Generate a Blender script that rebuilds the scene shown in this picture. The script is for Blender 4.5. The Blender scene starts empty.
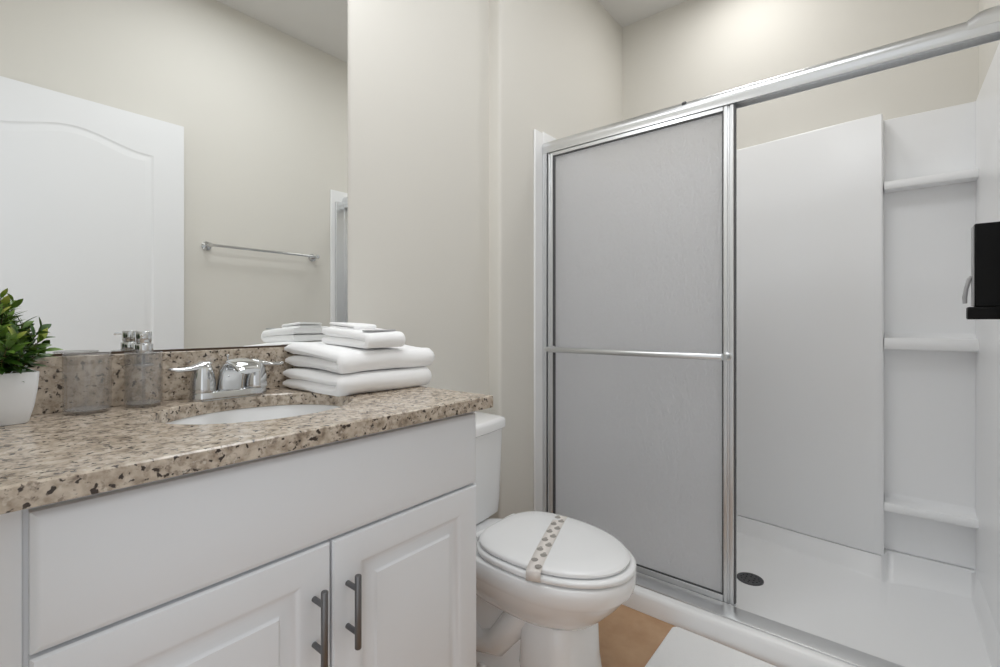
import bpy, bmesh, math, random
from mathutils import Vector, Matrix, noise

scene = bpy.context.scene
COL = scene.collection
random.seed(7)

# ---------------------------------------------------------------- camera
cam = bpy.data.cameras.new('camera')
cam.sensor_width = 36.0
cam.lens = 472.5 / 1000 * 36.0
cam.shift_y = -0.012
cam.clip_start = 0.02
co = bpy.data.objects.new('camera', cam)
COL.objects.link(co)
co.location = (0.0, -1.28, 1.07)
co.rotation_euler = (math.radians(90), 0, math.radians(39.319 - 90))
scene.camera = co

# ---------------------------------------------------------------- world, lamps, exposure
vs = scene.view_settings
vs.view_transform = 'Standard'
vs.look = 'None'
vs.gamma = 1.0
vs.use_curve_mapping = False
vs.exposure = 0.0
w = bpy.data.worlds.new('doorway_fill')  # even fill standing in for hall light, enters through the doorway
scene.world = w
w.use_nodes = True
w.node_tree.nodes['Background'].inputs[0].default_value = (0.93, 0.965, 1.0, 1)
w.node_tree.nodes['Background'].inputs[1].default_value = 1.05
scene.cycles.use_denoising = True
scene.cycles.max_bounces = 14
scene.cycles.diffuse_bounces = 8
scene.cycles.glossy_bounces = 8
scene.cycles.transmission_bounces = 12
scene.cycles.caustics_reflective = True
scene.cycles.caustics_refractive = True
scene.cycles.sample_clamp_indirect = 4.0


def area(name, loc, target, sx, sy, power, color=(1, 1, 1), disk=False):
    l = bpy.data.lights.new(name, 'AREA')
    l.shape = 'DISK' if disk else 'RECTANGLE'
    l.size = sx
    if not disk:
        l.size_y = sy
    l.energy = power
    l.color = color
    o = bpy.data.objects.new(name, l)
    COL.objects.link(o)
    o.location = loc
    o.rotation_euler = (Vector(target) - Vector(loc)).to_track_quat('-Z', 'Y').to_euler()
    return o


area('shower_downlight', (2.25, -0.76, 2.795), (2.25, -0.76, 0), 0.32, 0, 4.5, (0.99, 0.985, 0.97), True)
area('room_ceiling_fill', (0.95, -0.80, 2.79), (0.95, -0.80, 0), 0.70, 0, 10.4, (0.94, 0.968, 1.0), True)  # added broad fill under the ceiling, no fixture known there
area('vanity_light', (0.45, -0.22, 2.32), (0.55, -0.65, 1.0), 0.60, 0.14, 4.4, (0.95, 0.972, 1.0))

# ---------------------------------------------------------------- materials
MATS = {}


def principled(name, color, rough=0.5, metal=0.0, spec=0.5, coat=0.0):
    m = bpy.data.materials.new(name)
    m.use_nodes = True
    b = m.node_tree.nodes['Principled BSDF']
    b.inputs['Base Color'].default_value = (*color, 1)
    b.inputs['Roughness'].default_value = rough
    b.inputs['Metallic'].default_value = metal
    b.inputs['Specular IOR Level'].default_value = spec
    b.inputs['Coat Weight'].default_value = coat
    MATS[name] = m
    return m, m.node_tree, b


def add_bump(nt, b, scale, strength, dist=0.001, detail=3.0, coord='Object'):
    tc = nt.nodes.new('ShaderNodeTexCoord')
    n = nt.nodes.new('ShaderNodeTexNoise')
    n.inputs['Scale'].default_value = scale
    n.inputs['Detail'].default_value = detail
    bp = nt.nodes.new('ShaderNodeBump')
    bp.inputs['Strength'].default_value = strength
    bp.inputs['Distance'].default_value = dist
    nt.links.new(tc.outputs[coord], n.inputs['Vector'])
    nt.links.new(n.outputs['Fac'], bp.inputs['Height'])
    nt.links.new(bp.outputs['Normal'], b.inputs['Normal'])
    return n


m, nt, b = principled('wall_paint', (0.70, 0.68, 0.632), 0.75, spec=0.25)
add_bump(nt, b, 220, 0.12)
m, nt, b = principled('ceiling_paint', (0.70, 0.69, 0.67), 0.9, spec=0.1)
add_bump(nt, b, 160, 0.15)
principled('trim_white', (0.80, 0.80, 0.80), 0.4)
principled('cabinet_white', (0.775, 0.792, 0.818), 0.38)
principled('door_white', (0.80, 0.805, 0.815), 0.45)
principled('porcelain', (0.87, 0.875, 0.88), 0.10, coat=0.3)
principled('seat_plastic', (0.87, 0.875, 0.88), 0.22)
principled('acrylic_white', (0.85, 0.855, 0.862), 0.30, spec=0.4)
principled('tray_white', (0.86, 0.864, 0.87), 0.30)
principled('pot_white', (0.84, 0.865, 0.90), 0.35)
principled('chrome', (0.66, 0.67, 0.68), 0.08, metal=1.0)
principled('satin_chrome', (0.72, 0.73, 0.74), 0.32, metal=1.0)
principled('brushed_nickel', (0.20, 0.20, 0.205), 0.42, metal=1.0)
principled('drain_metal', (0.10, 0.10, 0.105), 0.40, metal=0.8)
principled('black_plastic', (0.003, 0.003, 0.003), 0.5, spec=0.2)
principled('grey_plastic', (0.36, 0.36, 0.37), 0.35)
principled('seal_dark', (0.08, 0.08, 0.085), 0.5)
principled('channel_brown', (0.06, 0.035, 0.02), 0.5)
principled('soil', (0.03, 0.022, 0.015), 0.9)
principled('stem_brown', (0.10, 0.085, 0.03), 0.6)
principled('label_grey', (0.45, 0.45, 0.46), 0.35)
principled('motif_grey', (0.33, 0.31, 0.285), 0.7)
principled('motif_tan', (0.62, 0.50, 0.40), 0.7)
principled('band_paper', (0.80, 0.755, 0.715), 0.75)

m, nt, b = principled('towel_white', (0.93, 0.93, 0.935), 0.95, spec=0.1)
b.inputs['Sheen Weight'].default_value = 0.2
add_bump(nt, b, 420, 0.25, 0.002, 2.0)
m, nt, b = principled('mat_white', (0.90, 0.90, 0.90), 0.95, spec=0.1)
add_bump(nt, b, 260, 0.5, 0.004, 2.0)

# mirror
m, nt, b = principled('mirror_silver', (0.92, 0.93, 0.92), 0.0, metal=1.0)

# granite: tan ground, grey-brown clouds, dark flecks
m, nt, b = principled('granite', (0.5, 0.42, 0.33), 0.20, spec=0.6)
tc = nt.nodes.new('ShaderNodeTexCoord')


def gnoise(scale, detail, rough=0.55, off=0.0):
    mp = nt.nodes.new('ShaderNodeMapping')
    mp.inputs['Location'].default_value = (off, off * 0.7, off * 1.3)
    n = nt.nodes.new('ShaderNodeTexNoise')
    n.inputs['Scale'].default_value = scale
    n.inputs['Detail'].default_value = detail
    n.inputs['Roughness'].default_value = rough
    nt.links.new(tc.outputs['Object'], mp.inputs['Vector'])
    nt.links.new(mp.outputs['Vector'], n.inputs['Vector'])
    return n.outputs['Fac']


def ramp(src, stops):
    r = nt.nodes.new('ShaderNodeValToRGB')
    e = r.color_ramp.elements
    while len(e) < len(stops):
        e.new(0.5)
    for el, (p, c) in zip(e, stops):
        el.position = p
        el.color = (*c, 1)
    nt.links.new(src, r.inputs['Fac'])
    return r.outputs['Color']


def mixc(fac, a, bcol, mode='MIX'):
    x = nt.nodes.new('ShaderNodeMix')
    x.data_type = 'RGBA'
    x.blend_type = mode
    nt.links.new(fac, x.inputs['Factor'])
    nt.links.new(a, x.inputs['A'])
    if isinstance(bcol, tuple):
        x.inputs['B'].default_value = (*bcol, 1)
    else:
        nt.links.new(bcol, x.inputs['B'])
    return x.outputs['Result']


base = ramp(gnoise(52, 4), [(0.28, (0.17, 0.128, 0.09)), (0.43, (0.41, 0.337, 0.262)), (0.60, (0.585, 0.505, 0.415)), (0.8, (0.65, 0.575, 0.485))])
cloud = ramp(gnoise(95, 3, 0.6, 3.1), [(0.54, (0, 0, 0)), (0.66, (0.8, 0.8, 0.8))])
c1 = mixc(cloud, base, (0.19, 0.145, 0.11))
fleck = ramp(gnoise(108, 2, 0.5, 7.7), [(0.60, (0, 0, 0)), (0.65, (1, 1, 1))])
c2 = mixc(fleck, c1, (0.040, 0.027, 0.020))
pale = ramp(gnoise(120, 2, 0.5, 11.3), [(0.64, (0, 0, 0)), (0.72, (0.7, 0.7, 0.7))])
c3 = mixc(pale, c2, (0.64, 0.58, 0.50))
nt.links.new(c3, b.inputs['Base Color'])

# floor: tan tiles with fine grout
m, nt, b = principled('floor_tile', (0.36, 0.22, 0.12), 0.35)
tc = nt.nodes.new('ShaderNodeTexCoord')
br = nt.nodes.new('ShaderNodeTexBrick')
br.offset = 0.0
br.inputs['Color1'].default_value = (1, 1, 1, 1)
br.inputs['Color2'].default_value = (1, 1, 1, 1)
br.inputs['Mortar'].default_value = (0, 0, 0, 1)
br.inputs['Scale'].default_value = 1.0
br.inputs['Brick Width'].default_value = 0.46
br.inputs['Row Height'].default_value = 0.46
br.inputs['Mortar Size'].default_value = 0.002
nt.links.new(tc.outputs['Object'], br.inputs['Vector'])
tone = ramp(gnoise(9, 5, 0.6), [(0.3, (0.46, 0.275, 0.15)), (0.7, (0.58, 0.375, 0.225))])
fl = mixc(br.outputs['Fac'], tone, (0.36, 0.24, 0.15))
nt.links.new(fl, b.inputs['Base Color'])

# leaves: dark to yellow-green, varying along each leaf and from leaf to leaf
m, nt, b = principled('leaf_green', (0.05, 0.13, 0.02), 0.38)
at = nt.nodes.new('ShaderNodeAttribute')
at.attribute_name = 'leaf_tone'
lc = ramp(at.outputs['Fac'], [(0.0, (0.012, 0.040, 0.006)), (0.45, (0.032, 0.095, 0.009)), (0.8, (0.13, 0.23, 0.025)), (1.0, (0.42, 0.45, 0.09))])
nt.links.new(lc, b.inputs['Base Color'])

# obscure (rain) glass of the sliding doors: a thin sheet that scatters
m = bpy.data.materials.new('obscure_glass')
MATS['obscure_glass'] = m
m.use_nodes = True
nt = m.node_tree
nt.nodes.remove(nt.nodes['Principled BSDF'])
out = nt.nodes['Material Output']
tc = nt.nodes.new('ShaderNodeTexCoord')
mp = nt.nodes.new('ShaderNodeMapping')
mp.inputs['Scale'].default_value = (1, 1.0, 0.55)
nz = nt.nodes.new('ShaderNodeTexNoise')
nz.inputs['Scale'].default_value = 130
nz.inputs['Detail'].default_value = 2
bp = nt.nodes.new('ShaderNodeBump')
bp.inputs['Strength'].default_value = 0.8
bp.inputs['Distance'].default_value = 0.003
nt.links.new(tc.outputs['Object'], mp.inputs['Vector'])
nt.links.new(mp.outputs['Vector'], nz.inputs['Vector'])
nt.links.new(nz.outputs['Fac'], bp.inputs['Height'])
tl = nt.nodes.new('ShaderNodeBsdfTranslucent')
tl.inputs['Color'].default_value = (0.99, 0.99, 0.995, 1)
rf = nt.nodes.new('ShaderNodeBsdfRefraction')
rf.inputs['Color'].default_value = (0.99, 0.99, 0.995, 1)
rf.inputs['Roughness'].default_value = 0.38
rf.inputs['IOR'].default_value = 1.08
df = nt.nodes.new('ShaderNodeBsdfDiffuse')
df.inputs['Color'].default_value = (0.74, 0.75, 0.76, 1)
gl = nt.nodes.new('ShaderNodeBsdfGlossy')
gl.inputs['Roughness'].default_value = 0.28
lw_ = nt.nodes.new('ShaderNodeLayerWeight')
lw_.inputs['Blend'].default_value = 0.5
pw = nt.nodes.new('ShaderNodeMath')
pw.operation = 'POWER'
pw.inputs[1].default_value = 4.0
fr = nt.nodes.new('ShaderNodeMath')
fr.operation = 'MULTIPLY_ADD'
fr.inputs[1].default_value = 0.5
fr.inputs[2].default_value = 0.03
nt.links.new(lw_.outputs['Facing'], pw.inputs[0])
nt.links.new(pw.outputs[0], fr.inputs[0])
for n_ in (tl, rf, df, gl, lw_):
    nt.links.new(bp.outputs['Normal'], n_.inputs['Normal'])
a1 = nt.nodes.new('ShaderNodeMixShader')
mr = nt.nodes.new('ShaderNodeMapRange')
mr.inputs['From Min'].default_value = 0.35
mr.inputs['From Max'].default_value = 0.65
mr.inputs['To Min'].default_value = 0.10
mr.inputs['To Max'].default_value = 0.60
nt.links.new(nz.outputs['Fac'], mr.inputs['Value'])
nt.links.new(mr.outputs['Result'], a1.inputs['Fac'])
a2 = nt.nodes.new('ShaderNodeMixShader')
a2.inputs['Fac'].default_value = 0.05
a3 = nt.nodes.new('ShaderNodeMixShader')
nt.links.new(rf.outputs[0], a1.inputs[1])
nt.links.new(tl.outputs[0], a1.inputs[2])
nt.links.new(a1.outputs[0], a2.inputs[1])
nt.links.new(df.outputs[0], a2.inputs[2])
nt.links.new(fr.outputs[0], a3.inputs['Fac'])
nt.links.new(a2.outputs[0], a3.inputs[1])
nt.links.new(gl.outputs[0], a3.inputs[2])
nt.links.new(a3.outputs[0], out.inputs['Surface'])

# clear acrylic of the tumbler and the soap bottle
def thin_clear(name, tint, haze):
    """thin-walled clear plastic: lets light straight through, mirrors a little at the rim"""
    m = bpy.data.materials.new(name)
    MATS[name] = m
    m.use_nodes = True
    nt = m.node_tree
    nt.nodes.remove(nt.nodes['Principled BSDF'])
    tr_ = nt.nodes.new('ShaderNodeBsdfTransparent')
    tr_.inputs['Color'].default_value = (*tint, 1)
    g_ = nt.nodes.new('ShaderNodeBsdfGlossy')
    g_.inputs['Roughness'].default_value = 0.03
    d_ = nt.nodes.new('ShaderNodeBsdfDiffuse')
    d_.inputs['Color'].default_value = (0.75, 0.75, 0.76, 1)
    f_ = nt.nodes.new('ShaderNodeMath')
    f_.operation = 'MULTIPLY_ADD'
    f_.inputs[1].default_value = 0.6
    f_.inputs[2].default_value = 0.06
    pw = nt.nodes.new('ShaderNodeMath')
    pw.operation = 'POWER'
    pw.inputs[1].default_value = 4.0
    lw_ = nt.nodes.new('ShaderNodeLayerWeight')
    lw_.inputs['Blend'].default_value = 0.5
    nt.links.new(lw_.outputs['Facing'], pw.inputs[0])
    nt.links.new(pw.outputs[0], f_.inputs[0])
    mx0 = nt.nodes.new('ShaderNodeMixShader')
    mx0.inputs['Fac'].default_value = haze
    mx = nt.nodes.new('ShaderNodeMixShader')
    nt.links.new(tr_.outputs[0], mx0.inputs[1])
    nt.links.new(d_.outputs[0], mx0.inputs[2])
    nt.links.new(f_.outputs[0], mx.inputs['Fac'])
    nt.links.new(mx0.outputs[0], mx.inputs[1])
    nt.links.new(g_.outputs[0], mx.inputs[2])
    nt.links.new(mx.outputs[0], nt.nodes['Material Output'].inputs['Surface'])


thin_clear('clear_acrylic', (0.985, 0.98, 0.975), 0.04)
thin_clear('acrylic_rim_glint', (0.96, 0.96, 0.96), 0.22)  # extra diffuse paints pale highlights onto rims and bases


# ---------------------------------------------------------------- mesh helpers
class MB:
    def __init__(self):
        self.bm = bmesh.new()

    def face(self, vs_):
        try:
            return self.bm.faces.new(vs_)
        except ValueError:
            return None

    def box(self, x0, x1, y0, y1, z0, z1):
        v = [self.bm.verts.new(p) for p in ((x0, y0, z0), (x1, y0, z0), (x1, y1, z0), (x0, y1, z0),
                                            (x0, y0, z1), (x1, y0, z1), (x1, y1, z1), (x0, y1, z1))]
        for f in ((0, 3, 2, 1), (4, 5, 6, 7), (0, 1, 5, 4), (1, 2, 6, 5), (2, 3, 7, 6), (3, 0, 4, 7)):
            self.face([v[i] for i in f])
        return self

    def loft(self, rings, caps=True, closed=True):
        R = [[self.bm.verts.new(p) for p in r] for r in rings]
        n = len(R[0])
        for a, c in zip(R, R[1:]):
            for i in range(n if closed else n - 1):
                j = (i + 1) % n
                self.face([a[i], a[j], c[j], c[i]])
        if caps:
            self.face(list(reversed(R[0])))
            self.face(R[-1])
        return self

    def cyl(self, p0, p1, r0, r1=None, n=20):
        r1 = r0 if r1 is None else r1
        return self.tube([p0, p1], [r0, r1], n)

    def tube(self, pts, radii, n=16, flat=1.0, caps=True):
        pts = [Vector(p) for p in pts]
        if not isinstance(radii, (list, tuple)):
            radii = [radii] * len(pts)
        rings = []
        up = None
        for i, p in enumerate(pts):
            d = (pts[min(i + 1, len(pts) - 1)] - pts[max(i - 1, 0)]).normalized()
            if up is None:
                up = Vector((0, 0, 1)) if abs(d.z) < 0.9 else Vector((0, 1, 0))
            s = d.cross(up).normalized()
            u = s.cross(d).normalized()
            up = u
            r = radii[i]
            rings.append([p + s * (r * math.cos(2 * math.pi * k / n)) + u * (r * flat * math.sin(2 * math.pi * k / n)) for k in range(n)])
        return self.loft(rings, caps)

    def lathe(self, prof, c=(0, 0), n=32, caps=True, z0=0.0):
        rings = []
        for r, z in prof:
            rings.append([(c[0] + r * math.cos(2 * math.pi * k / n), c[1] + r * math.sin(2 * math.pi * k / n), z0 + z) for k in range(n)])
        return self.loft(rings, caps)

    def prism_y(self, poly, y0, y1):      # poly in (x, z)
        return self.loft([[(x, y0, z) for x, z in poly], [(x, y1, z) for x, z in poly]])

    def prism_x(self, poly, x0, x1):      # poly in (y, z)
        return self.loft([[(x0, y, z) for y, z in poly], [(x1, y, z) for y, z in poly]])

    def prism_z(self, poly, z0, z1):
        return self.loft([[(x, y, z0) for x, y in poly], [(x, y, z1) for x, y in poly]])


def obj(name, mb, mat, parent=None, smooth=40, bevel=0.0, seg=2, subsurf=0):
    bm = mb.bm
    bmesh.ops.recalc_face_normals(bm, faces=bm.faces)
    me = bpy.data.meshes.new(name)
    if parent is None:
        xs = [v.co for v in bm.verts]
        org = Vector(((min(v.x for v in xs) + max(v.x for v in xs)) / 2, (min(v.y for v in xs) + max(v.y for v in xs)) / 2, min(v.z for v in xs)))
    else:
        org = Vector(parent['org'])
    bmesh.ops.translate(bm, verts=bm.verts, vec=-org)
    bm.to_mesh(me)
    bm.free()
    me.materials.append(MATS[mat])
    if smooth:
        me.shade_smooth()
        if smooth < 180:
            me.set_sharp_from_angle(angle=math.radians(smooth))
    o = bpy.data.objects.new(name, me)
    COL.objects.link(o)
    if parent is None:
        o.location = org
    else:
        o.parent = parent
    o['org'] = list(org)
    if bevel:
        md = o.modifiers.new('edge_round', 'BEVEL')
        md.width = bevel
        md.segments = seg
        md.limit_method = 'ANGLE'
        md.angle_limit = math.radians(35)
        md.harden_normals = False
    if subsurf:
        md = o.modifiers.new('smooth_surface', 'SUBSURF')
        md.levels = subsurf
        md.render_levels = subsurf
    return o


def thing(name, label, cat, loc, group=None):
    o = bpy.data.objects.new(name, None)
    o.empty_display_size = 0.05
    COL.objects.link(o)
    o.location = loc
    o['org'] = list(loc)
    return tag(o, label, cat, group)


def tag(o, label, cat, group=None):
    o['label'] = label
    o['category'] = cat
    if group:
        o['group'] = group
    return o


def struct(name, mb, mat, parent=None, **kw):
    o = obj(name, mb, mat, parent, **kw)
    o['kind'] = 'structure'
    return o


def arc(cx, cy, r, a0, a1, n):
    return [(cx + r * math.cos(math.radians(a0 + (a1 - a0) * k / n)), cy + r * math.sin(math.radians(a0 + (a1 - a0) * k / n))) for k in range(n + 1)]


def sstep(t):
    t = max(0.0, min(1.0, t))
    return t * t * (3 - 2 * t)


# ---------------------------------------------------------------- the room
CEIL = 2.82
XL, XR, YF = -0.04, 2.64, -1.56
struct('floor', MB().box(-0.30, XR + 0.12, YF - 0.12, 0.12, -0.05, 0.0), 'floor_tile', smooth=0)
struct('ceiling', MB().box(-0.30, XR + 0.12, YF - 0.12, 0.12, CEIL, CEIL + 0.06), 'ceiling_paint', smooth=0)
# mirror wall; past the toilet it steps forward with rounded corners
st = [(XL - 0.12, 0.12), (XL - 0.12, 0.0), (1.490, 0.0)]
st += [(p[0], p[1]) for p in arc(1.504, -0.046, 0.014, 180, 270, 6)]
st += [(XR + 0.12, -0.060), (XR + 0.12, 0.12)]
struct('wall_back', MB().prism_z(st, 0, CEIL), 'wall_paint')
struct('wall_front', MB().box(XL - 0.12, XR + 0.12, YF - 0.12, YF, 0, CEIL), 'wall_paint', smooth=0)
struct('wall_right', MB().box(XR, XR + 0.12, YF, -0.060, 0, CEIL), 'wall_paint', smooth=0)
lw = MB()
lw.box(XL - 0.12, XL, -0.68, 0.0, 0, CEIL)
lw.box(XL - 0.12, XL, YF, -0.68, 2.08, CEIL)
struct('wall_left', lw, 'wall_paint', smooth=0)
bb = MB().box(0.86, 1.489, -0.014, -0.0005, 0.0, 0.085)
struct('baseboard_back', bb, 'trim_white', bevel=0.004)
struct('baseboard_shower', MB().box(1.512, 1.668, -0.074, -0.0605, 0.0, 0.085), 'trim_white', bevel=0.004)
struct('baseboard_front', MB().box(0.90, 1.668, YF + 0.0005, YF + 0.014, 0.0, 0.085), 'trim_white', bevel=0.004)


# open door folded back against the front wall (seen in the mirror)
def arch_panel(mb, x0, x1, z0, zs, rise, y, depth, ring):
    """moulded raised panel, its top an ogee arch; y = face, towards +y"""
    def outline(ins):
        a, c = x0 + ins, x1 - ins
        pts = [(a, z0 + ins), (c, z0 + ins)]
        n = 28
        for k in range(n + 1):
            t = k / n
            x = c + (a - c) * t
            s = abs(2 * (k / n) - 1)
            h = rise * (0.5 + 0.5 * math.cos(math.pi * min(1, s * 1.08)))
            pts.append((x, zs - ins + h))
        return pts
    rings = []
    for ins, dy in ring:
        rings.append([(x, y + dy, z) for x, z in outline(ins)])
    mb.loft(rings, caps=False)
    return [(x, z) for x, z in outline(0)], rings


DX0, DX1, DY0, DY1 = 0.0, 0.841, -1.538, -1.500
dr = MB()
dr.box(DX0, DX1, DY0, DY1 - 0.009, 0.012, 2.061)
GR = [(0.0, 0.0), (0.004, -0.002), (0.009, -0.0032), (0.013, -0.0030), (0.034, -0.0005)]


def door_face(mb, y):
    # face plate with two moulded panels: stiles, rails, arch filler
    px0, px1 = 0.128, 0.713
    z_lo0, z_lo1 = 0.22, 0.74
    z_hi0, zs, rise = 0.90, 1.878, 0.055
    o1, r1 = arch_panel(mb, px0, px1, z_hi0, zs, rise, y, 0, GR)
    o2, r2 = arch_panel(mb, px0, px1, z_lo0, z_lo1, 0.0, y, 0, GR)
    for r in (r1, r2):
        mb.face([mb.bm.verts.new(p) for p in r[-1]])
    yb = y - 0.0089

    def plate(poly):
        mb.loft([[(x, y, z) for x, z in poly], [(x, yb, z) for x, z in poly]])
    plate([(DX0, 0.012), (px0, 0.012), (px0, 2.061), (DX0, 2.061)])
    plate([(px1, 0.012), (DX1, 0.012), (DX1, 2.061), (px1, 2.061)])
    plate([(px0, 0.012), (px1, 0.012), (px1, z_lo0), (px0, z_lo0)])
    plate([(px0, z_lo1), (px1, z_lo1), (px1, z_hi0), (px0, z_hi0)])
    top = o1[2:]
    for a, c in zip(top, top[1:]):
        plate([a, c, (c[0], 2.061), (a[0], 2.061)])


door_face(dr, DY1)
door = struct('door_1', dr, 'door_white', smooth=30)
kb = MB()
kb.tube([(0.785, DY1 - 0.004, 0.86), (0.785, DY1 + 0.006, 0.86)], [0.030, 0.028], 24)
kb.tube([(0.785, DY1 + 0.004, 0.86), (0.785, DY1 + 0.022, 0.86), (0.785, DY1 + 0.030, 0.86), (0.785, DY1 + 0.045, 0.86), (0.785, DY1 + 0.056, 0.90)],
        [0.010, 0.010, 0.024, 0.026, 0.014], 20)
struct('door_handle', kb, 'satin_chrome', door)

# ---------------------------------------------------------------- vanity cabinet
ZC = 0.891
CB = ZC - 0.029
van = thing('vanity_cabinet', 'white bathroom vanity cabinet with two doors under the granite counter', 'cabinet', (0.41, -0.25, 0.0))
cb = MB()
cb.box(-0.034, 0.853, -0.500, -0.002, 0.10, 0.70)
cb.box(-0.034, 0.853, -0.430, -0.002, 0.0, 0.10)
cb.box(-0.034, 0.853, -0.500, -0.470, 0.70, CB - 0.0005)
cb.box(-0.034, -0.010, -0.470, -0.002, 0.70, CB - 0.0005)
cb.box(0.829, 0.853, -0.470, -0.002, 0.70, CB - 0.0005)
obj('body', cb, 'cabinet_white', van, smooth=0)
obj('filler_strip', MB().box(-0.034, 0.0735, -0.5040, -0.5005, 0.10, CB - 0.001), 'cabinet_white', van, bevel=0.002)


def slab_front(x0, x1, z0, z1, y=-0.520):
    mb = MB()
    e = 0.010
    mb.loft([[(x0, -0.5005, z0), (x1, -0.5005, z0), (x1, -0.5005, z1), (x0, -0.5005, z1)],
             [(x0, y + 0.006, z0), (x1, y + 0.006, z0), (x1, y + 0.006, z1), (x0, y + 0.006, z1)],
             [(x0 + e * .3, y + 0.003, z0 + e * .3), (x1 - e * .3, y + 0.003, z0 + e * .3), (x1 - e * .3, y + 0.003, z1 - e * .3), (x0 + e * .3, y + 0.003, z1 - e * .3)],
             [(x0 + e, y, z0 + e), (x1 - e, y, z0 + e), (x1 - e, y, z1 - e), (x0 + e, y, z1 - e)]])
    return mb


obj('drawer_front', slab_front(0.078, 0.842, 0.6840, 0.8490), 'cabinet_white', van, smooth=30)


def raised_door(x0, x1, z0, z1, y=-0.520):
    mb = MB()

    def rect(i, yy):
        return [(x0 + i, yy, z0 + i), (x1 - i, yy, z0 + i), (x1 - i, yy, z1 - i), (x0 + i, yy, z1 - i)]
    mb.loft([rect(0, -0.5005), rect(0, y + 0.005), rect(0.003, y + 0.001), rect(0.007, y), rect(0.054, y), rect(0.060, y + 0.003),
             rect(0.066, y + 0.0080), rect(0.072, y + 0.0092), rect(0.078, y + 0.0085), rect(0.088, y + 0.0050), rect(0.0895, y + 0.0044), rect(0.0930, y + 0.0004), rect(0.096, y)])
    return mb


def bar_pull(x, parent):
    mb = MB()
    yb = -0.553
    mb.tube([(x, yb, 0.4890), (x, yb, 0.4905), (x, yb, 0.6175), (x, yb, 0.619)], [0.0052, 0.006, 0.006, 0.0052], 16)
    for z in (0.516, 0.594):
        mb.cyl((x, -0.5195, z), (x, yb, z), 0.0048, n=14)
    return obj('handle', mb, 'brushed_nickel', parent)


d1 = obj('door', raised_door(0.078, 0.4570, 0.125, 0.6795), 'cabinet_white', van, smooth=30)
d2 = obj('door', raised_door(0.4615, 0.842, 0.125, 0.6795), 'cabinet_white', van, smooth=30)
bar_pull(0.4250, d1)['label'] = 'brushed grey bar handle'
bar_pull(0.4898, d2)['label'] = 'brushed grey bar handle'

# ---------------------------------------------------------------- granite counter with an oval cut-out
SX, SY, SA, SB = 0.455, -0.250, 0.192, 0.162
ct = thing('vanity_counter', 'speckled tan granite counter with backsplash and oval sink cut-out', 'countertop', (0.42, -0.27, CB))
x0, x1, y0, y1 = -0.036, 0.876, -0.541, -0.0005
N = 96
inner, outer = [], []
corner_ang = sorted(math.atan2(cy - SY, cx - SX) % (2 * math.pi) for cx in (x0, x1) for cy in (y0, y1))
angs = sorted(set([2 * math.pi * k / N for k in range(N)] + corner_ang))
for a in angs:
    dx, dy = math.cos(a), math.sin(a)
    k = 1 / math.sqrt((dx / SA) ** 2 + (dy / SB) ** 2)
    inner.append((SX + dx * k, SY + dy * k))
    ts = []
    if dx > 1e-9: ts.append((x1 - SX) / dx)
    if dx < -1e-9: ts.append((x0 - SX) / dx)
    if dy > 1e-9: ts.append((y1 - SY) / dy)
    if dy < -1e-9: ts.append((y0 - SY) / dy)
    t = min(ts)
    outer.append((SX + dx * t, SY + dy * t))
mb = MB()
e = 0.0025


def shr(p):
    return (min(max(p[0], x0 + e), x1 - e), min(max(p[1], y0 + e), y1))


def grow(p, g):
    dx, dy = p[0] - SX, p[1] - SY
    L = math.hypot(dx, dy)
    return (p[0] + dx / L * g, p[1] + dy / L * g)


rings = [[(*p, CB) for p in inner], [(*p, CB) for p in outer], [(*p, ZC - e) for p in outer], [(*shr(p), ZC) for p in outer],
         [(*grow(p, e), ZC) for p in inner], [(*p, ZC - e) for p in inner], [(*p, CB) for p in inner]]
mb.loft(rings, caps=False)
bmesh.ops.remove_doubles(mb.bm, verts=mb.bm.verts, dist=1e-6)
obj('slab', mb, 'granite', ct, smooth=25)
obj('backsplash', MB().box(x0, 0.845, -0.020, -0.0005, ZC + 0.0002, 1.001), 'granite', ct, bevel=0.0015, smooth=25)

# undermount sink
sk = thing('sink', 'white oval undermount sink set in the granite counter', 'sink', (SX, SY, 0.74))
prof = [(1.06, -0.001), (1.0, -0.0012), (0.985, -0.012), (0.95, -0.05), (0.86, -0.095), (0.68, -0.125), (0.40, -0.140), (0.12, -0.145)]
rings = []
for s, dz in prof:
    rings.append([(SX + SA * s * 1.02 * math.cos(2 * math.pi * k / 64), SY + SB * s * 1.02 * math.sin(2 * math.pi * k / 64), CB + dz) for k in range(64)])
for s, dz in reversed(prof):
    rings.append([(SX + (SA * s * 1.02 + 0.008) * math.cos(2 * math.pi * k / 64), SY + (SB * s * 1.02 + 0.008) * math.sin(2 * math.pi * k / 64), CB + dz - (0.009 if s < 1 else 0.008)) for k in range(64)])
mb = MB()
mb.loft(rings, caps=False)
obj('basin', mb, 'porcelain', sk, smooth=60)
obj('drain', MB().lathe([(0.024, -0.0075), (0.024, 0.001), (0.020, 0.003), (0.012, 0.0035)], (SX, SY), 28, z0=CB - 0.1465), 'chrome', sk)

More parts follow.
